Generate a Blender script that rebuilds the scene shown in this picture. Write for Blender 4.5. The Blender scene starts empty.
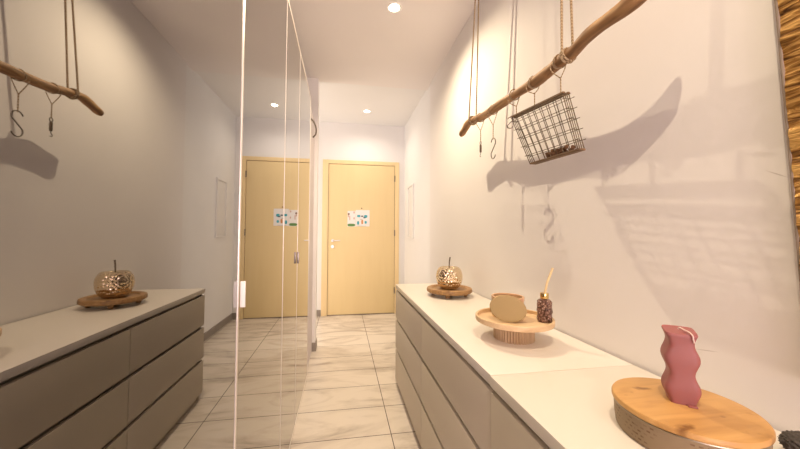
import bpy, bmesh, math, random
from mathutils import Vector, Matrix, noise
from math import pi, sin, cos, radians as R

random.seed(7)
S = bpy.context.scene
COL = S.collection

# ------------------------------------------------------------------ camera
F_PX, YAW, PITCH, ROLL, CAM_H = 310.21, 0.1623, 0.0335, 0.0048, 1.1881
fw = Vector((sin(YAW)*cos(PITCH), cos(YAW)*cos(PITCH), sin(PITCH)))
rt = Vector((cos(YAW), -sin(YAW), 0.0))
up = rt.cross(fw)
rt2 = rt*cos(ROLL) + up*sin(ROLL)
up2 = rt2.cross(fw)
cam = bpy.data.objects.new('camera', bpy.data.cameras.new('camera'))
COL.objects.link(cam)
cam.matrix_world = Matrix(((rt2.x, up2.x, -fw.x, 0), (rt2.y, up2.y, -fw.y, 0),
                           (rt2.z, up2.z, -fw.z, CAM_H), (0, 0, 0, 1)))
cam.data.sensor_width = 36.0
cam.data.lens = F_PX/800*36.0
cam.data.shift_x = (400-392.61)/800
cam.data.shift_y = (222.456-224.5)/800
cam.data.clip_start = 0.02
S.camera = cam

# ------------------------------------------------------------------ world, exposure
S.view_settings.view_transform = 'Standard'
S.view_settings.look = 'None'
S.view_settings.gamma = 1.0
S.view_settings.use_curve_mapping = False
S.view_settings.exposure = 0.27
W = bpy.data.worlds.new('world'); S.world = W; W.use_nodes = True
W.node_tree.nodes['Background'].inputs[0].default_value = (0.9, 0.75, 0.72, 1)
W.node_tree.nodes['Background'].inputs[1].default_value = 0.05

CEIL = 2.777
CEIL_FAR = 2.80
LAMP_COL = (1.0, 0.82, 0.565)
FAR_COL = (1.0, .88, .74)
LAMPS = [('ceiling downlight with a bright white disc nearest the branch', .35, 2.11, CEIL, 88),
         ('small ceiling downlight nearest the cream door', .315, 4.07, CEIL_FAR, 17),
         ('ceiling downlight above the near dresser behind the viewer', .35, .15, CEIL, 60),
         ('ceiling downlight at the very back of the corridor', .35, -1.75, CEIL, 55)]
for i, (_, x, y, z, e) in enumerate(LAMPS):
    l = bpy.data.lights.new('downlight_beam', 'SPOT'); l.shadow_soft_size = .006
    l.spot_size = R(156); l.spot_blend = 1.0
    l.energy = e; l.color = FAR_COL if i == 1 else LAMP_COL
    o = bpy.data.objects.new('downlight_beam', l); COL.objects.link(o)
    o.location = (x, y, z-.012)
# pinkish fill added behind the viewer, tilted up to brighten the ceiling
l = bpy.data.lights.new('back_fill_light', 'AREA'); l.shape = 'RECTANGLE'; l.size = 1.1; l.size_y = 2.0
l.energy = 56; l.color = (1.0, .80, .86)
o = bpy.data.objects.new('back_fill_light', l); COL.objects.link(o)
o.location = (.32, -2.3, 1.4); o.rotation_euler = (R(122), 0, 0)
# unseen fill added left of the door to brighten the far hall
l = bpy.data.lights.new('side_fill_light', 'AREA'); l.shape = 'RECTANGLE'; l.size = 1.0; l.size_y = 2.2
l.energy = 20; l.color = (1.0, .88, .78)
o = bpy.data.objects.new('side_fill_light', l); COL.objects.link(o)
o.location = (-1.98, 3.96, 1.35); o.rotation_euler = (R(90), 0, R(-90))

# ------------------------------------------------------------------ materials
def mat(name, color=(.8, .8, .8), rough=.5, metal=0.0, emit=None, es=0, spec=.5, sss=0):
    m = bpy.data.materials.new(name); m.use_nodes = True
    b = m.node_tree.nodes['Principled BSDF']
    b.inputs['Base Color'].default_value = (*color, 1)
    b.inputs['Roughness'].default_value = rough
    b.inputs['Metallic'].default_value = metal
    b.inputs['Specular IOR Level'].default_value = spec
    if sss:
        b.inputs['Subsurface Weight'].default_value = sss
        b.inputs['Subsurface Radius'].default_value = (.02, .007, .005)
    if emit:
        b.inputs['Emission Color'].default_value = (*emit, 1)
        b.inputs['Emission Strength'].default_value = es
    return m

class NT:
    """small helper to wire procedural nodes"""
    def __init__(s, m):
        s.t = m.node_tree; s.b = s.t.nodes['Principled BSDF']
    def n(s, kind, **kw):
        nd = s.t.nodes.new(kind)
        for k, v in kw.items():
            if k.startswith('i_'): nd.inputs[k[2:].replace('_', ' ')].default_value = v
            else: setattr(nd, k, v)
        return nd
    def l(s, a, ao, b, bi): s.t.links.new(a.outputs[ao], b.inputs[bi])
    def coords(s, scale=(1, 1, 1), loc=(0, 0, 0)):
        c = s.n('ShaderNodeTexCoord'); m = s.n('ShaderNodeMapping')
        m.inputs['Scale'].default_value = scale; m.inputs['Location'].default_value = loc
        s.l(c, 'Object', m, 'Vector'); return m
    def ramp(s, stops):
        r = s.n('ShaderNodeValToRGB'); e = r.color_ramp.elements
        while len(e) < len(stops): e.new(.5)
        for q, (p, c) in zip(e, stops): q.position = p; q.color = (*c, 1)
        return r
    def bump(s, src, out, strength=.2, dist=.01):
        b = s.n('ShaderNodeBump'); b.inputs['Strength'].default_value = strength; b.inputs['Distance'].default_value = dist
        s.l(src, out, b, 'Height'); s.l(b, 'Normal', s.b, 'Normal')

def paint(name, color, rough=.65):
    m = mat(name, color, rough, spec=.3); t = NT(m)
    c = t.coords((1, 1, 1)); n = t.n('ShaderNodeTexNoise'); n.inputs['Scale'].default_value = 160; n.inputs['Detail'].default_value = 4
    t.l(c, 'Vector', n, 'Vector'); t.bump(n, 'Fac', .05, .002)
    n2 = t.n('ShaderNodeTexNoise'); n2.inputs['Scale'].default_value = 1.7; t.l(c, 'Vector', n2, 'Vector')
    r = t.ramp([(.3, tuple(v*.975 for v in color)), (.7, color)]); t.l(n2, 'Fac', r, 'Fac'); t.l(r, 'Color', t.b, 'Base Color')
    return m

def wood(name, c1, c2, c3, grain=(1, 14, 14), rough=.45, knots=0.0, scale=3.0, bump=.1):
    m = mat(name, c1, rough); t = NT(m)
    c = t.coords(grain)
    n = t.n('ShaderNodeTexNoise'); n.inputs['Scale'].default_value = scale; n.inputs['Detail'].default_value = 7; n.inputs['Distortion'].default_value = .6
    t.l(c, 'Vector', n, 'Vector')
    r = t.ramp([(.28, c3), (.5, c1), (.72, c2)]); t.l(n, 'Fac', r, 'Fac')
    last = r
    if knots:
        k = t.coords((1, 1.5, 1)); v = t.n('ShaderNodeTexNoise'); v.inputs['Scale'].default_value = 17; v.inputs['Detail'].default_value = 3
        t.l(k, 'Vector', v, 'Vector')
        r2 = t.ramp([(.62, (1, 1, 1)), (.74, (knots, knots*.8, knots*.6))]); t.l(v, 'Fac', r2, 'Fac')
        mx = t.n('ShaderNodeMixRGB', blend_type='MULTIPLY'); mx.inputs[0].default_value = 1
        t.l(r, 'Color', mx, 1); t.l(r2, 'Color', mx, 2); last = mx
    t.l(last, 0, t.b, 'Base Color'); t.bump(n, 'Fac', bump, .004)
    return m

M = {}
M['wall'] = paint('wall_paint', (.86, .83, .81))
m = M['wall']; t = NT(m)                      # two small scuffs with a shape of their own
src = t.b.inputs['Base Color'].links[0].from_socket
tc = t.n('ShaderNodeTexCoord'); last = src
for (y, z, ang, ly, lz) in ((.515, 1.317, 32, .024, .0016), (.655, .895, -12, .03, .0015), (.45, 1.30, 20, .02, .0018)):
    mp = t.n('ShaderNodeMapping', vector_type='TEXTURE'); mp.inputs['Location'].default_value = (0, y, z); mp.inputs['Rotation'].default_value = (R(ang), 0, 0)
    mp.inputs['Scale'].default_value = (1000, ly, lz); t.l(tc, 'Object', mp, 'Vector')
    ln = t.n('ShaderNodeVectorMath', operation='LENGTH'); t.l(mp, 'Vector', ln, 0)
    rr = t.ramp([(.3, (.35, .35, .35)), (1.0, (0, 0, 0))]); t.t.links.new(ln.outputs['Value'], rr.inputs['Fac'])
    mx = t.n('ShaderNodeMixRGB'); mx.inputs[2].default_value = (.18, .13, .10, 1); t.l(rr, 'Color', mx, 0); t.t.links.new(last, mx.inputs[1]); last = mx.outputs[0]
t.t.links.new(last, t.b.inputs['Base Color'])
M['ceiling'] = paint('pink_lit_ceiling_paint', (.89, .845, .825))  # pinkish mixed light on the near ceiling, put into its colour
M['far_lit_paint'] = paint('far_hall_lit_paint', (.88, .87, .86))  # paler than the near paints, carrying the far hall's brighter light in colour
M['white'] = mat('white_lacquer', (.80, .745, .67), .34)
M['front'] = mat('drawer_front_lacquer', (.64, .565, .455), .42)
M['dark_gap'] = mat('carcass_inside', (.34, .26, .19), .7)
M['skirt'] = mat('baseboard_tile', (.30, .26, .225), .5)
M['alu'] = mat('pale_aluminium', (.80, .75, .70), .35, .4)
M['chrome'] = mat('brushed_steel', (.55, .53, .50), .3, 1)
M['darkmetal'] = mat('dark_bronze_wire', (.12, .085, .055), .45, .6)
M['hookmetal'] = mat('aged_steel', (.22, .19, .16), .35, .9)
M['bandmetal'] = mat('tin_band', (.34, .29, .22), .3, 1)
M['plastic'] = mat('white_plastic', (.84, .83, .82), .4)
M['wardrobe'] = mat('wardrobe_side', (.50, .47, .45), .5)
M['lilac'] = paint('filler_paint', (.66, .60, .60))
M['door'] = wood('cream_beech', (.84, .665, .36), (.85, .675, .37), (.83, .655, .35), (9, 9, .8), .45, scale=2.2, bump=.02)
M['doorframe'] = wood('cream_beech_frame', (.89, .695, .385), (.91, .715, .40), (.87, .675, .365), (9, 9, .8), .45, scale=2.2, bump=.02)
M['paper'] = mat('paper', (.88, .87, .86), .8)
for k, c in dict(ink_cyan=(.07, .42, .52), ink_dark=(.10, .12, .16), ink_orange=(.70, .33, .12), ink_green=(.13, .28, .09),
                 ink_pink=(.70, .48, .42), ink_brown=(.25, .14, .10), ink_grey=(.45, .45, .46)).items():
    M[k] = mat(k, c, .8)

# tinted mirror
m = mat("grey_tinted_mirror", (.355, .345, .34), .015, 1.0); M['mirror'] = m
# branch
m = wood('bare_branch_wood', (.36, .195, .082), (.55, .335, .155), (.15, .075, .032), (9, 1.1, 9), .6, scale=5, bump=.5); M['branch'] = m
M['acacia'] = wood('acacia_wood', (.37, .205, .08), (.50, .30, .13), (.20, .10, .035), (1, 9, 6), .45, scale=6, bump=.15)
M['lidwood'] = wood('golden_lid_wood', (.58, .325, .11), (.66, .39, .145), (.47, .25, .08), (1.2, 7, 7), .42, knots=.42, scale=5, bump=.08)
M['pine'] = wood('pale_pine', (.74, .53, .31), (.80, .60, .37), (.66, .45, .25), (2, 9, 9), .5, scale=5, bump=.04)
M['flute'] = wood('fluted_beech', (.60, .43, .26), (.68, .50, .31), (.50, .34, .19), (9, 9, 1), .5, scale=5, bump=.05)
# twine
m = mat('jute_twine', (.42, .30, .17), .9); t = NT(m)
c = t.coords((1, 1, 1)); w = t.n('ShaderNodeTexWave'); w.inputs['Scale'].default_value = 55; w.inputs['Distortion'].default_value = 2
w.bands_direction = 'DIAGONAL'; t.l(c, 'Vector', w, 'Vector')
r = t.ramp([(.2, (.24, .16, .085)), (.8, (.52, .39, .24))]); t.l(w, 'Fac', r, 'Fac'); t.l(r, 'Color', t.b, 'Base Color'); t.bump(w, 'Fac', .6, .002)
M['twine'] = m
# hammered gold
m = mat('hammered_champagne_gold', (.80, .65, .45), .06, 1.0); t = NT(m)
c = t.coords((1, 1, 1)); v = t.n('ShaderNodeTexVoronoi'); v.inputs['Scale'].default_value = 75
t.l(c, 'Vector', v, 'Vector'); t.bump(v, 'Distance', .8, .008); M['gold'] = m
M['gold_flat'] = mat('satin_gold', (.37, .265, .115), .45, .3)
M['gold_collar'] = mat('gold_collar_metal', (.80, .58, .26), .18, 1)
M['terracotta'] = mat('tan_ceramic', (.62, .38, .22), .4)
# cut glass with pinkish brown liquid
m = mat('rose_brown_cut_glass', (.52, .30, .22), .08); b = m.node_tree.nodes['Principled BSDF']
b.inputs['Transmission Weight'].default_value = .45; b.inputs['IOR'].default_value = 1.45; t = NT(m); c = t.coords((1, 1, 1)); v = t.n('ShaderNodeTexVoronoi'); v.inputs['Scale'].default_value = 130; t.l(c, 'Vector', v, 'Vector')
r = t.ramp([(.15, (.80, .55, .42)), (.45, (.36, .19, .14)), (.8, (.12, .06, .045))]); t.l(v, 'Distance', r, 'Fac'); t.l(r, 'Color', t.b, 'Base Color'); t.bump(v, 'Distance', 1, .006)
M['bottle'] = m
M['reed'] = mat('rattan_reed', (.80, .62, .34), .7)
# candle
m = mat('dusty_pink_wax', (.335, .118, .112), .5, sss=.6); M['wax'] = m
M['wick'] = mat('cotton_wick', (.82, .66, .60), .8)
# box side: greyed wood with rows of brown dashes
m = mat('greyed_patterned_side', (.40, .31, .21), .6); t = NT(m)
tc = t.n('ShaderNodeTexCoord'); sx = t.n('ShaderNodeSeparateXYZ'); t.l(tc, 'Object', sx, 'Vector')
at = t.n('ShaderNodeMath', operation='ARCTAN2'); t.l(sx, 'Y', at, 0); t.l(sx, 'X', at, 1)
cb = t.n('ShaderNodeCombineXYZ'); mu = t.n('ShaderNodeMath', operation='MULTIPLY'); mu.inputs[1].default_value = .113
t.l(at, 0, mu, 0); t.l(mu, 0, cb, 'X'); t.l(sx, 'Z', cb, 'Y')
br = t.n('ShaderNodeTexBrick'); br.inputs['Scale'].default_value = 1; br.inputs['Brick Width'].default_value = .011; br.inputs['Row Height'].default_value = .008
br.inputs['Mortar Size'].default_value = .0035; br.inputs['Mortar Smooth'].default_value = .5
t.l(cb, 0, br, 'Vector')
no = t.n('ShaderNodeTexNoise'); no.inputs['Scale'].default_value = 26; t.l(tc, 'Object', no, 'Vector')
rm = t.ramp([(.46, (0, 0, 0)), (.6, (1, 1, 1))]); t.l(no, 'Fac', rm, 'Fac')
iv = t.n('ShaderNodeMath', operation='SUBTRACT'); iv.inputs[0].default_value = 1; t.l(br, 'Fac', iv, 1)
ml = t.n('ShaderNodeMath', operation='MULTIPLY'); t.l(iv, 0, ml, 0); t.l(rm, 'Color', ml, 1)
mx = t.n('ShaderNodeMixRGB'); mx.inputs[1].default_value = (.29, .21, .125, 1); mx.inputs[2].default_value = (.15, .075, .03, 1)
t.l(ml, 0, mx, 0); t.l(mx, 0, t.b, 'Base Color'); M['boxside'] = m
M['fuzz'] = mat('dark_grey_yarn', (.075, .065, .058), .95)
M['dried'] = mat('dried_petals', (.17, .085, .04), .85)
# gilded carving
m = mat('gilded_ridged_wood', (.46, .25, .06), .36, .55); t = NT(m)
c = t.coords((1, 4.5, 21)); n = t.n('ShaderNodeTexNoise'); n.inputs['Scale'].default_value = 2.6; n.inputs['Detail'].default_value = 3; n.inputs['Distortion'].default_value = 2.2
t.l(c, 'Vector', n, 'Vector'); r = t.ramp([(.3, (.07, .028, .008)), (.48, (.36, .175, .04)), (.66, (.84, .52, .17))])
t.l(n, 'Fac', r, 'Fac'); t.l(r, 'Color', t.b, 'Base Color'); t.bump(n, 'Fac', .8, .01); M['gilt'] = m
M['frame_edge'] = mat('grey_brown_edge', (.27, .21, .16), .7)
# floor tiles: 0.3 m rows across the corridor, veins running across it
m = mat('marbled_porcelain_tile', (.7, .62, .52), .22); t = NT(m)
tc = t.n('ShaderNodeTexCoord')
mp = t.n('ShaderNodeMapping'); mp.inputs['Scale'].default_value = (.8, 2.1, 1); mp.inputs['Location'].default_value = (.35, 0.12, 0); t.l(tc, 'Object', mp, 'Vector')
n1 = t.n('ShaderNodeTexNoise'); n1.inputs['Scale'].default_value = 1.5; n1.inputs['Detail'].default_value = 9; n1.inputs['Roughness'].default_value = .62; n1.inputs['Distortion'].default_value = 1.8
t.l(mp, 'Vector', n1, 'Vector')
r1 = t.ramp([(.32, (.40, .345, .30)), (.43, (.64, .57, .495)), (.55, (.76, .69, .605)), (.8, (.80, .73, .64))]); t.l(n1, 'Fac', r1, 'Fac')
mp2 = t.n('ShaderNodeMapping'); mp2.inputs['Location'].default_value = (.30+.6*5, -.05+.3*20, 0); mp2.inputs['Location'].default_value = (-.30+6, -.05+6, 0); t.l(tc, 'Object', mp2, 'Vector')
bk = t.n('ShaderNodeTexBrick', offset=0.0, squash=1.0); bk.inputs['Scale'].default_value = 1; bk.inputs['Brick Width'].default_value = .6; bk.inputs['Row Height'].default_value = .3
bk.inputs['Mortar Size'].default_value = .0026; bk.inputs['Mortar Smooth'].default_value = .1
t.l(mp2, 'Vector', bk, 'Vector')
mx = t.n('ShaderNodeMixRGB'); mx.inputs[2].default_value = (.13, .11, .09, 1); t.l(bk, 'Fac', mx, 0); t.l(r1, 'Color', mx, 1); t.l(mx, 0, t.b, 'Base Color')
inv = t.n('ShaderNodeMath', operation='SUBTRACT'); inv.inputs[0].default_value = 1; t.l(bk, 'Fac', inv, 1); t.bump(inv, 0, .3, .002)
M['floor'] = m
M['lamp_disc'] = mat('lit_lamp_disc', (1, 1, 1), .5, emit=(1, .86, .66), es=14)
M['lamp_ring'] = mat('lamp_ring_white', (.9, .88, .85), .35)

# ------------------------------------------------------------------ mesh helpers
def obj(name, bm, m, parent=None, loc=None, smooth=35, **props):
    me = bpy.data.meshes.new(name)
    bmesh.ops.recalc_face_normals(bm, faces=bm.faces)
    bm.to_mesh(me); bm.free()
    for k in (m if isinstance(m, (list, tuple)) else [m]): me.materials.append(k)
    if smooth:
        for f in me.polygons: f.use_smooth = True
        me.set_sharp_from_angle(angle=R(smooth))
    o = bpy.data.objects.new(name, me); COL.objects.link(o)
    if loc is not None: o.location = loc
    if parent: o.parent = parent
    for k, v in props.items(): o[k] = v
    return o

def thing(name, label, cat, loc, rz=0, group=None):
    o = bpy.data.objects.new(name, None); COL.objects.link(o); o.empty_display_size = .05
    o.location = loc; o.rotation_euler = (0, 0, rz); o['label'] = label; o['category'] = cat
    if group: o['group'] = group
    return o

def tag(o, label, cat, group=None):
    o['label'] = label; o['category'] = cat
    if group: o['group'] = group
    return o

def box(bm, x0, x1, y0, y1, z0, z1, bev=0, seg=2):
    b2 = bmesh.new()
    vs = [b2.verts.new((x, y, z)) for x in (x0, x1) for y in (y0, y1) for z in (z0, z1)]
    for f in ((0, 1, 3, 2), (4, 6, 7, 5), (0, 4, 5, 1), (2, 3, 7, 6), (0, 2, 6, 4), (1, 5, 7, 3)): b2.faces.new([vs[i] for i in f])
    if bev: bmesh.ops.bevel(b2, geom=b2.edges[:], offset=bev, segments=seg, profile=.6, affect='EDGES')
    me = bpy.data.meshes.new('t'); b2.to_mesh(me); b2.free(); bm.from_mesh(me); bpy.data.meshes.remove(me)
    return bm

def Box(*a, **k): return box(bmesh.new(), *a, **k)

def lathe(bm, prof, seg=48, c=(0, 0), flute=None):
    rings = []
    for (r, z) in prof:
        if r < 1e-6: rings.append([bm.verts.new((c[0], c[1], z))])
        else:
            ring = []
            for i in range(seg):
                a = 2*pi*i/seg; rr = r*(1+(flute(a, z) if flute else 0))
                ring.append(bm.verts.new((c[0]+rr*cos(a), c[1]+rr*sin(a), z)))
            rings.append(ring)
    for A, B in zip(rings, rings[1:]):
        for i in range(seg):
            j = (i+1) % seg
            if len(A) == 1 and len(B) == 1: continue
            if len(A) == 1: bm.faces.new((A[0], B[i], B[j]))
            elif len(B) == 1: bm.faces.new((A[i], A[j], B[0]))
            else: bm.faces.new((A[i], A[j], B[j], B[i]))
    return bm

def cat(pts, n=6):
    """Catmull-Rom resample"""
    P = [Vector(p) for p in pts]; P = [P[0]*2-P[1]]+P+[P[-1]*2-P[-2]]; out = []
    for i in range(1, len(P)-2):
        for k in range(n):
            t = k/n; a, b, c, d = P[i-1:i+3]
            out.append(.5*((2*b)+(c-a)*t+(2*a-5*b+4*c-d)*t*t+(3*b-a-3*c+d)*t**3))
    out.append(P[-2].copy()); return out

def tube(bm, pts, rad, seg=8, closed=False):
    P = [Vector(p) for p in pts]; n = len(P); rings = []
    f = rad if callable(rad) else (lambda t: rad)
    tan = []
    for i in range(n):
        a = P[i-1] if (i or closed) else P[i]; b = P[(i+1) % n] if (i < n-1 or closed) else P[i]
        tan.append((b-a).normalized())
    ref = Vector((0, 0, 1)) if abs(tan[0].z) < .9 else Vector((1, 0, 0))
    nrm = (ref-tan[0]*ref.dot(tan[0])).normalized()
    for i in range(n):
        nrm = (nrm-tan[i]*nrm.dot(tan[i])).normalized(); bi = tan[i].cross(nrm); r = f(i/(n-1))
        rings.append([bm.verts.new(P[i]+(nrm*cos(2*pi*k/seg)+bi*sin(2*pi*k/seg))*r) for k in range(seg)])
    pairs = list(zip(rings, rings[1:]))+([(rings[-1], rings[0])] if closed else [])
    for A, B in pairs:
        for k in range(seg): bm.faces.new((A[k], A[(k+1) % seg], B[(k+1) % seg], B[k]))
    if not closed: bm.faces.new(rings[0][::-1]); bm.faces.new(rings[-1])
    return bm

def struct(name, bm, m, parent=None, smooth=0):
    o = obj(name, bm, m, parent, smooth=smooth)
    if not parent: o['kind'] = 'structure'
    return o

# ------------------------------------------------------------------ the setting
XW, XF = .912, .925                      # right wall: near and far stretch
YD = 4.57                                # far wall
struct('floor', Box(-2.1, 1.05, -2.6, YD+.1, -.1, 0), M['floor'])
bm = Box(-1.05, 1.05, -2.6, 3.30, CEIL, CEIL+.15); struct('ceiling', bm, M['ceiling'])
struct('ceiling_far', Box(-2.1, 1.05, 3.30, YD+.1, CEIL_FAR, CEIL_FAR+.13), M['far_lit_paint'])
struct('wall_right', Box(XW, XW+.14, -2.6, 3.14, 0, CEIL), M['wall'])
struct('wall_right_far', Box(XF, XF+.13, 3.14, YD+.1, 0, CEIL_FAR), M['far_lit_paint'])
struct('wall_far', Box(-2.0, XF, YD, YD+.1, 0, CEIL_FAR), M['far_lit_paint'])
struct('wall_left', Box(-1.05, -.93, -2.6, 3.235, 0, CEIL), M['wall'])
struct('wall_passage', Box(-2.1, -2.0, 3.235, YD+.1, 0, CEIL_FAR), M['far_lit_paint'])
struct('wall_back', Box(-1.05, 1.05, -2.7, -2.6, 0, CEIL), M['wall'])
struct('wall_stub', Box(-2.0, -.252, 3.235, 3.36, 0, CEIL), M['wall'])
struct('trim_1', Box(-.33, -.285, 2.69, 3.235, 0, 2.33, bev=.001), M['lilac'])
SK = .085
bm = Box(-.284, -.242, 3.225, 3.235, 0, SK); box(bm, -.252, -.242, 3.235, 3.37, 0, SK); struct('baseboard_stub', bm, M['skirt'])
bm = Box(-2.0, -.285, YD-.01, YD, 0, SK); box(bm, .845, XF, YD-.01, YD, 0, SK); struct('baseboard_far', bm, M['skirt'])
struct('baseboard_right_far', Box(XF-.01, XF, 3.14, YD-.01, 0, SK), M['skirt'])
struct('baseboard_right', Box(XW-.01, XW, 2.46, 3.14, 0, SK), M['skirt'])

# entrance door
d = thing('door_1', 'cream wooden door in its frame at the end of the corridor', 'door', (.28, YD, 0)); d['kind'] = 'structure'
bm = bmesh.new()
for a in ((-.561, -.478, 0, 2.245), (.498, .562, 0, 2.245)): box(bm, a[0], a[1], -.022, 0, a[2], a[3], bev=.003)
box(bm, -.478, .498, -.022, 0, 2.19, 2.245, bev=.003)
obj('door_frame', bm, M['doorframe'], d)
lf = obj('leaf', Box(-.473, .492, -.014, 0, .012, 2.184, bev=.002), M['door'], d)
obj('door_gap', Box(-.478, .498, -.003, 0, 0, 2.19), M['dark_gap'], d)
for z in (1.996, 1.186, .341):
    bm = bmesh.new(); lathe(bm, [(0, z-.045), (.008, z-.045), (.008, z+.045), (0, z+.045)], 12, (.495, -.024)); obj('hinge', bm, M['hookmetal'], d)
bm = bmesh.new()
tube(bm, cat([(-.41, -.014, 1.074), (-.41, -.045, 1.074), (-.40, -.058, 1.074), (-.36, -.06, 1.075), (-.30, -.058, 1.074)], 4), .006, 10)
obj('door_handle', bm, M['chrome'], d, label='steel lever handle')
def disc_y(x, z, r, y0, y1, m, name):
    bm = bmesh.new(); lathe(bm, [(0, 0), (r, 0), (r, y1-y0), (r*.9, y1-y0+.002), (0, y1-y0+.002)], 24)
    bmesh.ops.rotate(bm, verts=bm.verts, matrix=Matrix.Rotation(R(90), 3, 'X'))
    bmesh.ops.translate(bm, verts=bm.verts, vec=(x, y0, z)); return obj(name, bm, m, d)
disc_y(-.41, 1.074, .019, -.014, -.006, M['chrome'], 'handle_rose')
disc_y(-.41, .986, .024, -.014, -.002, M['chrome'], 'lock_rose')

# electrical cover on the far right wall
e = thing('wall_panel', 'white rectangular flush panel on the right wall near the door', 'wall panel', (XF, 4.075, 1.12))
bm = bmesh.new()
for y0, y1, z0, z1 in ((-.155, .155, 0, .02), (-.155, .155, .69, .71), (-.155, -.135, .02, .69), (.135, .155, .02, .69)): box(bm, -.02, 0, y0, y1, z0, z1, bev=.002)
obj('panel_frame', bm, M['plastic'], e)
obj('panel_cover', Box(-.010, 0, -.135, .135, .02, .69, bev=.002), M['plastic'], e)

# ceiling lights
for lab, x, y, z, _ in LAMPS:
    t = thing('ceiling_light', lab, 'ceiling light', (x, y, z), group='recessed ceiling lights')
    bm = bmesh.new(); lathe(bm, [(.037, -.001), (.050, -.004), (.054, -.002), (.055, 0), (.037, 0)], 32); obj('light_ring', bm, M['lamp_ring'], t)
    bm = bmesh.new(); lathe(bm, [(0, -.0045), (.030, -.0035), (.038, -.001), (.038, 0), (0, 0)], 32); obj('light_disc', bm, M['lamp_disc'], t)

# ------------------------------------------------------------------ wardrobe with mirror doors
XM = -.271
w = thing('wardrobe', 'tall built-in wardrobe with grey tinted mirror doors along the left side', 'wardrobe', (XM, .9, 0))
obj('wardrobe_body', Box(-.65, -.024, -3.05, 1.79, 0, 2.325), M['wardrobe'], w)
joints = [-1.9, -1.0, -.40, .244, .884, 1.525, 2.0, 2.685]
for i, (a, b) in enumerate(zip(joints, joints[1:])):
    a -= .9; b -= .9
    dr = obj('door', Box(-.022, -.001, a+.0015, b-.0015, .012, 2.33), M['wardrobe'], w)
    obj('mirror_panel', Box(-.004, 0, a+.002, b-.002, .014, 2.328, bev=.0006, seg=1), M['mirror'], dr, smooth=0)
    if i >= 4 or i in (0, 1):   # the pale upright profile on the edge of the door
        obj('edge_profile', Box(-.004, .0020 if i == 4 else .0012, a-.002, a+(.008 if i == 4 else .007), .012, 2.33, bev=.0006), M['alu'], dr)
    if i == 6:
        obj('edge_profile', Box(-.004, .002, b-.008, b, .012, 2.33, bev=.001), M['alu'], dr)
    obj('top_profile', Box(-.010, .002, a+.002, b-.002, 2.322, 2.334, bev=.001), M['alu'], dr)
    obj('bottom_profile', Box(-.010, .002, a+.002, b-.002, .008, .016, bev=.001), M['alu'], dr)
    if i in (4, 6):
        y = a+.014 if i == 4 else a-.03
        z0 = .985 if i == 4 else .998
        obj('handle', Box(.002, .015, y, y+.006, z0, z0+.07, bev=.0015), M['plastic'] if i == 4 else M['hookmetal'], dr, label='small pull tab handle')
bm = bmesh.new(); tube(bm, cat([(-.283, 2.86, 2.215), (-.262, 2.90, 2.20), (-.248, 2.96, 2.165), (-.255, 3.02, 2.13), (-.283, 3.05, 2.105)], 6), .007, 8)
tag(obj('wall_hook', bm, M['hookmetal']), 'dark curved metal hook high up beyond the end of the mirror wardrobe', 'hook')

# ------------------------------------------------------------------ dressers
XD0, XD1 = .427, .905
def dresser(y1, dx, label):
    t = thing('dresser', label, 'dresser', (XD0+dx, y1-.8, 0), group='long dressers along the right wall')
    D = XD1-XD0-dx-.002
    obj('top', Box(0, D, -.7995, .7995, .750, .78, bev=.0015), M['white'], t)
    bm = bmesh.new()
    for a, b in ((-.798, -.780), (.780, .798)): box(bm, .020, D, a, b, 0, .75)
    box(bm, .045, D, -.78, .78, .05, .75)
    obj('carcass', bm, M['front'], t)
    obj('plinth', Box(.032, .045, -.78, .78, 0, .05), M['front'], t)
    for a, b in ((-.7985, -.002), (.002, .7985)):
        for z0, z1 in ((.048, .272), (.292, .503), (.523, .733)):
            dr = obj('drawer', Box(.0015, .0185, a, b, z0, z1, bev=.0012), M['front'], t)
            obj('drawer_back', Box(.0185, .044, a+.03, b-.03, z0+.01, z1-.03), M['dark_gap'], dr)
    return t
dresser(2.448, 0, 'white-topped taupe dresser carrying the gold apple, nearer the cream door')
dresser(.847, -.003, 'white-topped taupe dresser carrying the pink candle and round box')

# ------------------------------------------------------------------ wooden tray with golden apple
t = thing('wooden_tray', 'round footed wooden tray under the gold apple', 'tray', (.70, 1.962, .78), R(20))
bm = bmesh.new(); lathe(bm, [(0, .024), (.138, .024), (.146, .030), (.147, .040), (.144, .050), (.138, .053), (.120, .053), (.114, .050), (.110, .044), (0, .044)], 64)
obj('board', bm, M['acacia'], t)
for k in range(4):
    a = R(45+90*k); bm = bmesh.new(); lathe(bm, [(0, 0), (.010, .001), (.0155, .012), (.014, .022), (.010, .026), (0, .026)], 20, (.105*cos(a), .105*sin(a)))
    obj('foot', bm, M['acacia'], t)
t = thing('apple_ornament', 'gold metal apple with a thin dark stem on the footed wooden tray', 'ornament', (.70, 1.962, .824))
prof = []
for k in range(33):
    a = -pi/2+pi*k/32; c = cos(a); s = sin(a)
    r = .086*(abs(c)**.72)*(1.0+.05*s); z = .084+.084*s
    if s > .8: z -= .028*((s-.8)/.2)**1.6
    if s < -.85: z += .010*((-s-.85)/.15)**1.5
    prof.append((max(r, 0) if k not in (0, 32) else 0, z))
zmin = min(z for _, z in prof); prof = [(r, z-zmin) for r, z in prof]
bm = bmesh.new(); lathe(bm, prof, 64); obj('apple_body', bm, M['gold'], t, smooth=80)
bm = bmesh.new(); tube(bm, cat([(0, 0, .128), (.001, .001, .165), (.005, .002, .196), (.007, .003, .205)], 4), lambda q: .0035+.0015*q, 8); obj('stem', bm, M['darkmetal'], t)

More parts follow.
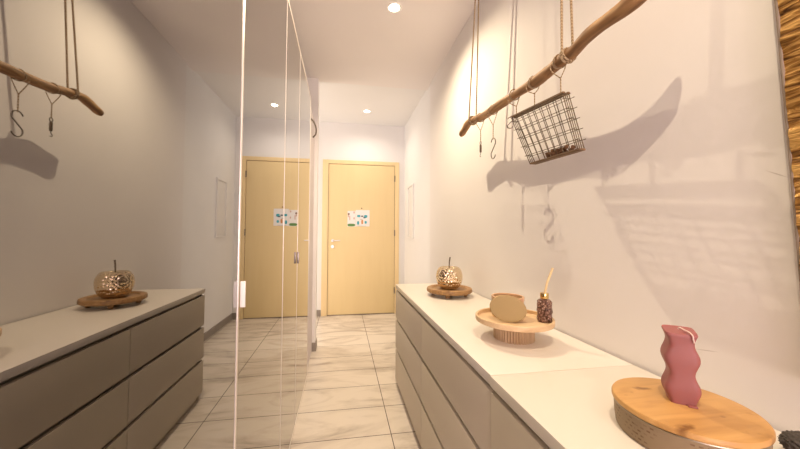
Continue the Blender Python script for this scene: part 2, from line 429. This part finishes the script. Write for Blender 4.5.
# ------------------------------------------------------------------ pedestal tray with jar, disc and diffuser
PX, PY = .666, 1.131
t = thing('pedestal_tray', 'pale wooden pedestal tray with a fluted foot in the middle of the counter', 'tray', (PX, PY, .78))
bm = bmesh.new(); lathe(bm, [(0, .065), (.139, .065), (.143, .067), (.144, .070), (.144, .0845), (.1425, .0865), (.137, .0865), (.1355, .085), (.1355, .073), (.133, .071), (0, .071)], 96); obj('tray_dish', bm, M['pine'], t)
NF = 44
bm = bmesh.new(); lathe(bm, [(0, 0), (.0745, 0), (.0755, .002), (.0755, .0645), (0, .0645)], NF*6, flute=lambda a, z: -.085*(1-abs(sin(a*NF/2)))); obj('fluted_foot', bm, M['flute'], t, smooth=30)

ZT = .78+.0712
t = thing('ceramic_jar', 'tan lidless jar on the pedestal tray behind the gold disc', 'jar', (.672, 1.185, ZT))
bm = bmesh.new(); lathe(bm, [(0, 0), (.058, 0), (.061, .003), (.061, .078), (.059, .079), (.056, .077), (.056, .006), (0, .006)], 48); obj('jar_body', bm, M['pine'], t)
bm = bmesh.new(); lathe(bm, [(.0605, .066), (.0635, .067), (.0635, .081), (.061, .0825), (.056, .081), (.056, .074), (.0605, .074)], 48)
obj('rim', bm, M['terracotta'], t, label='tan rim')
bm = bmesh.new(); lathe(bm, [(0, -.0035), (.065, -.0035), (.067, -.002), (.067, .002), (.065, .0035), (0, .0035)], 64)
for v in bm.verts: v.co.y *= .74
bmesh.ops.rotate(bm, verts=bm.verts, matrix=Matrix.Rotation(R(-8), 3, 'Z'))
o = obj('jar_lid', bm, M['gold_flat']); tag(o, 'flat oval gold disc leaning against the jar on the pedestal tray', 'lid')
nv = Vector((-.47, -.80, .36)).normalized(); xv = Vector((.86, -.51, 0)).normalized(); xv = (xv-nv*xv.dot(nv)).normalized(); yv = nv.cross(xv)
o.matrix_world = Matrix(((xv.x, yv.x, nv.x, .6305), (xv.y, yv.y, nv.y, 1.111), (xv.z, yv.z, nv.z, ZT+.0495), (0, 0, 0, 1)))

t = thing('reed_diffuser', 'cut-glass reed diffuser bottle with one reed standing on the pedestal tray', 'diffuser', (.772, 1.092, ZT))
bm = bmesh.new()
lathe(bm, [(0, 0), (.024, 0), (.027, .004), (.028, .012), (.026, .028), (.0275, .040), (.026, .054), (.027, .066), (.026, .076), (.021, .083), (.013, .087), (.012, .092), (0, .092)], 16,
      flute=lambda a, z: .05*cos(8*a+z*160)); obj('bottle', bm, M['bottle'], t, smooth=20)
bm = bmesh.new(); lathe(bm, [(0, .088), (.0145, .088), (.0155, .090), (.0155, .107), (.0145, .109), (.005, .109), (.005, .100), (0, .100)], 32); obj('collar', bm, M['gold_collar'], t)
bm = bmesh.new(); tube(bm, [(0, 0, .10), (.010, -.004, .15), (.028, -.012, .205)], .0042, 8); obj('reed', bm, M['reed'], t)

# ------------------------------------------------------------------ round box with wooden lid, candle on it
BX, BY = .685, .536
t = thing('round_box', 'round grey-sided box with a golden wood lid under the pink candle', 'box', (BX, BY, .777+.003))
bm = bmesh.new(); lathe(bm, [(0, 0), (.109, 0), (.112, .003), (.114, .020), (.115, .051), (0, .051)], 96); obj('box_body', bm, M['boxside'], t)
bm = bmesh.new(); lathe(bm, [(.110, .0505), (.1162, .0505), (.1168, .052), (.1162, .0535), (.110, .0535)], 96); obj('rim_band', bm, M['bandmetal'], t, label='thin shiny metal band')
bm = bmesh.new(); lathe(bm, [(0, .0535), (.116, .0535), (.1183, .056), (.1183, .062), (.1165, .0647), (.113, .0655), (0, .0655)], 96); obj('lid', bm, M['lidwood'], t, label='golden wooden lid')
t = thing('candle', 'pink wavy pillar candle on the round wooden lid', 'candle', (.694, .547, .8455), R(-37))
bm = bmesh.new(); H = .144; NZ = 44; rings = []
for k in range(NZ+1):
    q = k/NZ; z = H*q
    wv = cos(2*pi*(q-.20)/.43); hw = .0246+.0042*wv; hd = .021+.0006*wv
    sx = 0.0; n = 40; ring = []
    if k == NZ: hw -= .002; hd -= .002
    for i in range(n):
        a = 2*pi*i/n; ex = .38
        x = hw*math.copysign(abs(cos(a))**ex, cos(a)); y = hd*math.copysign(abs(sin(a))**ex, sin(a))
        ring.append(bm.verts.new((x+sx*.4, y+sx, z+.0045*y/.024*q)))
    rings.append(ring)
for A, B in zip(rings, rings[1:]):
    for i in range(40): bm.faces.new((A[i], A[(i+1) % 40], B[(i+1) % 40], B[i]))
bm.faces.new(rings[0][::-1]); bm.faces.new(rings[-1]); obj('wax_body', bm, M['wax'], t, smooth=50)
bm = bmesh.new(); tube(bm, cat([(.000, .004, .144), (.001, .002, .1485), (.006, -.010, .147), (.011, -.018, .1455), (.014, -.0245, .141), (.015, -.0245, .134), (.017, -.0222, .126)], 5), .0012, 8); obj('wick', bm, M['wick'], t)
bm = bmesh.new(); box(bm, .004, .019, -.0285, -.0205, 0, .0035, bev=.0015); obj('wax_drip', bm, M['wax'], t)

# dark fuzzy ball at the edge of the picture
bm = bmesh.new(); bmesh.ops.create_icosphere(bm, subdivisions=5, radius=.031)
for v in bm.verts:
    nrm = v.co.normalized(); v.co += nrm*(.005*noise.noise(nrm*9)+.0035*noise.noise(nrm*34)); v.co.z *= .66
zm = min(v.co.z for v in bm.verts)
for v in bm.verts: v.co.z -= zm
tag(obj('pompom', bm, M['fuzz'], loc=(.836, .446, .780), smooth=80), 'dark grey fuzzy ball by the wall beyond the wooden-lidded box', 'pompom')

# ------------------------------------------------------------------ branch, ropes, twine, hooks and basket
BXC = .765
path = [(2, 1.915, 1.833), (2, 1.88, 1.842), (0, 1.82, 1.860), (0, 1.769, 1.867), (0, 1.69, 1.853), (0, 1.60, 1.835), (0, 1.50, 1.826), (0, 1.40, 1.822), (0, 1.28, 1.815), (0, 1.139, 1.803),
        (0, 1.045, 1.801), (0, .966, 1.806), (0, .915, 1.803), (0, .86, 1.814), (0, .805, 1.817), (0, .715, 1.809), (0, .66, 1.820), (0, .615, 1.846), (0, .575, 1.874)]
pts = cat([(BXC+.003*sin(7*y), y, z) for _, y, z in path], 8)
def branch_z(y):
    return min(pts, key=lambda v: abs(v.y-y)).z
bm = bmesh.new()
tube(bm, pts, lambda q: (.0205+.0025*max(0, q-.4)/.6+.0015*sin(q*23)+.0012*sin(q*51+1)+(.002 if .5 < q < .56 else 0))*(1-.25*max(0, (.05-q)/.05)), 18)
for v in bm.verts:
    c = Vector((v.co.x*40, v.co.y*9, v.co.z*40)); v.co += Vector((v.co.x-BXC, 0, v.co.z-branch_z(v.co.y)))*.14*noise.noise(c)
tag(obj('driftwood_branch', bm, M['branch'], smooth=80), 'bare wooden branch hung level along the right wall', 'branch')

def rope(y_a, y_b, top, label):
    """front strand at y_a, rear strand at y_b, both to a ceiling hook at top"""
    t = thing('hanging_rope', label, 'rope', (BXC, top, CEIL), group='ropes that carry the branch')
    za, zb = branch_z(y_a), branch_z(y_b); T = Vector((BXC, top, CEIL)); r = .0255
    bm = bmesh.new()
    for sgn, y0, z0, tt in ((-1, y_a, za, T+Vector((-.006, .001, -.02))), (1, y_b, zb, T+Vector((.006, -.001, -.02)))):
        p = [Vector((BXC+sgn*r*cos(a), y0+(y_b-y0 if sgn < 0 else y_a-y0)*(.5*max(0, -a)/1.57), z0+r*sin(a))) for a in (-1.57, -1.0, -.5, 0, .35)]
        a = p[-1]; p += [a.lerp(tt, f) for f in (.1, .4, .7, 1)]
        tube(bm, [q-T for q in cat(p, 5)], .0042, 8)
    obj('strands', bm, M['twine'], t)
    bm = bmesh.new()
    y = (y_a)
    for dy in (-.006, 0, .006):
        tube(bm, [Vector((BXC+(r-.001)*cos(a), y+dy+.006*sin(a), branch_z(y)+(r-.001)*sin(a)))-T for a in [2*pi*k/24 for k in range(24)]], .0034, 6, closed=True)
    obj('knot', bm, M['twine'], t)
    bm = bmesh.new(); tube(bm, [(0, 0, 0), (0, 0, -.012)], .004, 8); tube(bm, [(.009*cos(a), 0, -.021+.009*sin(a)) for a in [2*pi*k/16 for k in range(16)]], .0022, 6, closed=True)
    obj('ceiling_eye', bm, M['hookmetal'], t)
rope(1.730, 1.735, 1.643, 'pair of jute strands holding the far tip of the branch')
rope(.940, .946, .950, 'pair of jute strands holding the branch above the wire basket')

def twine(y, vz, drop, label, dx=0, yd=None):
    """loop of twine around the branch: a V that closes at height vz and hangs down to drop"""
    z = branch_z(y); yd = y if yd is None else yd
    t = thing('twine_loop', label, 'twine', (BXC, y, z), group='twine loops tied around the branch')
    bm = bmesh.new(); r = .0235
    for dy in (-.004, .001):
        tube(bm, [(r*cos(a), dy+.004*sin(2*a), r*sin(a)) for a in [2*pi*k/24 for k in range(24)]], .0023, 6, closed=True)
    obj('loop', bm, M['twine'], t)
    bm = bmesh.new(); q = Vector((dx, yd-y, vz-z))
    tube(bm, cat([(-r, .016, -.008), (-r*.8, .014, -.03), q], 4), .0019, 6)
    tube(bm, cat([(r*.6, -.018, -.012), (r*.5, -.014, -.03), q], 4), .0019, 6)
    tube(bm, [q+Vector((0, 0, .004)), q+Vector((dx*.3, 0, (drop-vz)*.5)), Vector((dx*1.3, yd-y, drop-z))], .0024, 6)
    obj('tail', bm, M['twine'], t)
    return t
twine(1.625, 1.765, 1.70, 'frayed twine loop carrying the small clasp, nearest the branch tip')
twine(1.478, 1.745, 1.672, 'frayed twine loop carrying the single steel hook beside the basket')
twine(1.278, 1.756, 1.712, 'twine loop tied to the far top corner of the basket', 0, 1.262)
twine(1.135, 1.754, 1.698, 'twine loop tied to the middle of the basket top', 0, 1.130)
twine(.985, 1.742, 1.680, 'twine loop tied to the near end of the basket top', 0, .978)

def s_hook(loc, label, h=.10, rz=0):
    r = h*.22; p = []
    for k in range(13): a = R(-10+200*k/12); p.append((0, r*cos(a), h/2-r+r*sin(a)))
    for k in range(13): a = R(200-10-30) if False else R(0); break
    low = []
    for k in range(13): a = R(10-200*k/12); low.append((0, -r*.0+r*cos(a), -h/2+r+r*sin(a)))
    # upper arc opens on one side, lower arc on the other
    upper = [(0, r*cos(R(20+190*k/12)), h/2-r+r*sin(R(20+190*k/12))) for k in range(13)]
    lower = [(0, r*cos(R(30-190*k/12)), -h/2+r+r*sin(R(30-190*k/12))) for k in range(13)]
    bm = bmesh.new(); tube(bm, cat(upper+lower, 2), .0026, 8)
    o = obj('s_hook', bm, M['hookmetal'], loc=loc, smooth=60); o.rotation_euler = (0, 0, rz)
    tag(o, label, 'hook'); return o
s_hook((BXC, 1.478, 1.625), 'large steel S-hook hanging alone in the gap beside the basket', .105)
s_hook((BXC-.028, 1.268, 1.682), 'small steel S-hook hanging at the far top corner of the basket', .05, R(60))
c = thing('clasp', 'small dark metal snap clasp on the twine nearest the branch tip', 'clasp', (BXC, 1.625, 1.63))
bm = bmesh.new(); tube(bm, [(.006*cos(a), .009*sin(a), .066) if False else (0, .008*cos(a), .064+.010*sin(a)) for a in [2*pi*k/16 for k in range(16)]], .002, 6, closed=True); obj('clasp_ring', bm, M['hookmetal'], c)
bm = bmesh.new(); lathe(bm, [(0, .012), (.005, .012), (.006, .018), (.006, .050), (.004, .056), (0, .056)], 12); obj('clasp_body', bm, M['darkmetal'], c)
bm = bmesh.new(); tube(bm, cat([(0, 0, .014), (0, 0, .004), (0, .008, -.004), (0, .006, -.012), (0, -.004, -.012)], 4), .0016, 6); obj('clasp_hook', bm, M['hookmetal'], c)

# wire basket
TL, TR, BR_, BL = Vector((.745, 1.273, 1.710)), Vector((.745, .945, 1.673)), Vector((.745, .878, 1.459)), Vector((.745, 1.134, 1.469))
DEP = .024
O0 = TL.copy()
b = thing('wire_basket', 'tilted dark wire basket with wooden slats hanging from the branch', 'basket', O0)
def bp(u, v, w=0):
    p = TL.lerp(TR, u).lerp(BL.lerp(BR_, u), v); return p+Vector((w*DEP, 0, 0))-O0
def slat(u0, u1, v, th, w0, w1, name):
    bm = bmesh.new(); a, c2 = bp(u0, v), bp(u1, v); vs = []
    nrm = (bp(.5, 1)-bp(.5, 0)).normalized()
    for p in (a, c2):
        for w_ in (w0, w1):
            for s_ in (-1, 1): vs.append(bm.verts.new(p+Vector((w_*DEP, 0, 0))+nrm*th*s_*.5))
    for f in ((0, 1, 3, 2), (4, 6, 7, 5), (0, 4, 5, 1), (2, 3, 7, 6), (0, 2, 6, 4), (1, 5, 7, 3)): bm.faces.new([vs[i] for i in f])
    bmesh.ops.bevel(bm, geom=bm.edges[:], offset=.0015, segments=1, affect='EDGES')
    return obj(name, bm, M['acacia_dark'], b)
M['acacia_dark'] = wood('weathered_slat_wood', (.15, .085, .04), (.21, .12, .06), (.08, .045, .022), (9, 1, 9), .7, scale=6)
slat(-.02, 1.02, 0, .010, -.10, .30, 'slat'); slat(-.02, 1.02, 0, .010, .70, 1.10, 'slat'); slat(0, 1.02, 1, .008, -.05, 1.05, 'base_slat')
bm = bmesh.new(); WR = .0014; NV = 8
for w_ in (0, 1):
    for i in range(NV+1):
        tube(bm, [bp(i/NV, -.01, w_), bp(i/NV, 1.01, w_)], WR*(1.25 if i in (0, NV) else 1), 6)
    for j in range(1, 6):
        tube(bm, [bp(-.05, (j-.45)/5.4, w_), bp(1.06, (j-.45)/5.4, w_)], WR, 6)
for u in (0, 1):
    for j in range(1, 6): tube(bm, [bp(u, (j-.45)/5.4, -.06), bp(u, (j-.45)/5.4, 1.06)], WR, 6)
    for k in (.33, .66): tube(bm, [bp(u, 0, k), bp(u, 1, k)], WR, 6)
obj('wire_grid', bm, M['darkmetal'], b, smooth=60)
# dried petals lying in the basket
bm = bmesh.new()
for k in range(60):
    u = .58+random.gauss(0, .11); w_ = random.uniform(.15, .85); c0 = bp(u, .965-random.random()*.07, w_)+O0
    b2 = bmesh.new(); bmesh.ops.create_icosphere(b2, subdivisions=1, radius=.009)
    rot = Matrix.Rotation(random.random()*6, 3, Vector((random.random(), random.random(), random.random()+.1)).normalized())
    for v in b2.verts:
        q = v.co.copy(); q.z *= .3; q.x *= random.uniform(.8, 1.3); v.co = rot @ q + c0
    me = bpy.data.meshes.new('t'); b2.to_mesh(me); b2.free(); bm.from_mesh(me); bpy.data.meshes.remove(me)
o = tag(obj('dried_petals', bm, M['dried'], smooth=0), 'small heap of dried brown petals inside the wire basket', 'potpourri'); o['kind'] = 'stuff'

# ------------------------------------------------------------------ gilded panel on the right wall
g = thing('wall_art', 'large panel of ridged gilded wood on the right wall at the edge of the view', 'wall art', (XW, -.087, 1.55))
bm = bmesh.new(); NY, NZ = 60, 260; y0, y1, z0, z1 = -.58, .575, -.62, .70; grid = []
for j in range(NZ+1):
    row = []
    for i in range(NY+1):
        y = y0+(y1-y0)*i/NY; z = z0+(z1-z0)*j/NZ
        hgt = .006*noise.noise(Vector((y*2.5, z*34+.8*noise.noise(Vector((y*4, z*5, 3))), 0)))+.003*noise.noise(Vector((y*9, z*70, 5)))
        row.append(bm.verts.new((-.022-hgt, y, z)))
    grid.append(row)
for j in range(NZ):
    for i in range(NY): bm.faces.new((grid[j][i], grid[j][i+1], grid[j+1][i+1], grid[j+1][i]))
obj('gilded_face', bm, M['gilt'], g, smooth=80)
bm = Box(-.012, 0, y0-.012, y1+.005, z0-.012, z1+.012)
for a in ((y0-.012, y0), (y1, y1+.005)): box(bm, -.022, 0, a[0], a[1], z0-.012, z1+.012, bev=.002)
box(bm, -.022, 0, y0, y1, z0-.012, z0); box(bm, -.022, 0, y0, y1, z1, z1+.012)
obj('frame', bm, M['frame_edge'], g)
g.rotation_euler = (R(-2.0), 0, 0)

# ------------------------------------------------------------------ drawings on the door
def drawing(x0, x1, z0, z1, label, marks, y=YD-.0155):
    t = thing('drawing', label, 'drawing', ((x0+x1)/2, y, z0), group='drawings fixed to the door'); ox = (x0+x1)/2
    obj('sheet', Box(x0-ox, x1-ox, -.001, .0012, 0, z1-z0), M['paper'], t, smooth=0)
    for m_, (a, b_, c_, d_) in marks:
        bm = bmesh.new(); n = 20; cx, cz, rx, rz = (a+b_)/2, (c_+d_)/2, (b_-a)/2, (d_-c_)/2; W_ = x1-x0; H_ = z1-z0
        vs = [[], []]
        for k in range(n):
            q = 2*pi*k/n; e = .55
            x = cx+rx*math.copysign(abs(cos(q))**e, cos(q)); z = cz+rz*math.copysign(abs(sin(q))**e, sin(q))
            for s_, yy in enumerate((-.0016, -.0008)): vs[s_].append(bm.verts.new((x0-ox+x*W_, yy, z*H_)))
        bm.faces.new(vs[0]); bm.faces.new(vs[1][::-1])
        for k in range(n): bm.faces.new((vs[0][k], vs[0][(k+1) % n], vs[1][(k+1) % n], vs[1][k]))
        obj('ink_mark', bm, M[m_], t, smooth=0)
drawing(.080, .197, 1.275, 1.505, 'smaller drawing with a green strip along its foot, left of the two on the door',
        [('ink_green', (.02, .95, .02, .19)), ('ink_brown', (.04, .26, .74, .86)), ('ink_pink', (.06, .20, .60, .74)), ('ink_pink', (.22, .34, .40, .70)), ('ink_pink', (.72, .90, .84, .97)), ('ink_pink', (.74, .9, .46, .60))])
drawing(.199, .402, 1.280, 1.520, 'larger white drawing with four turquoise patches pinned to the right on the door',
        [('ink_cyan', (.10, .34, .56, .70)), ('ink_cyan', (.60, .84, .53, .70)), ('ink_cyan', (.10, .25, .10, .32)), ('ink_cyan', (.64, .80, .17, .33)), ('ink_orange', (.40, .54, .14, .40)),
         ('ink_dark', (.38, .55, .58, .66)), ('ink_dark', (.54, .72, .50, .57)), ('ink_grey', (.12, .78, .015, .035)), ('ink_grey', (.3, .5, .42, .45))])
bm = bmesh.new(); lathe(bm, [(0, 0), (.007, 0), (.009, .006), (.006, .012), (0, .013)], 16); bmesh.ops.rotate(bm, verts=bm.verts, matrix=Matrix.Rotation(R(90), 3, 'X'))
tag(obj('push_pin', bm, M['ink_brown'], loc=(.285, YD-.0142, 1.545)), 'brown push pin above the larger drawing on the door', 'pin')
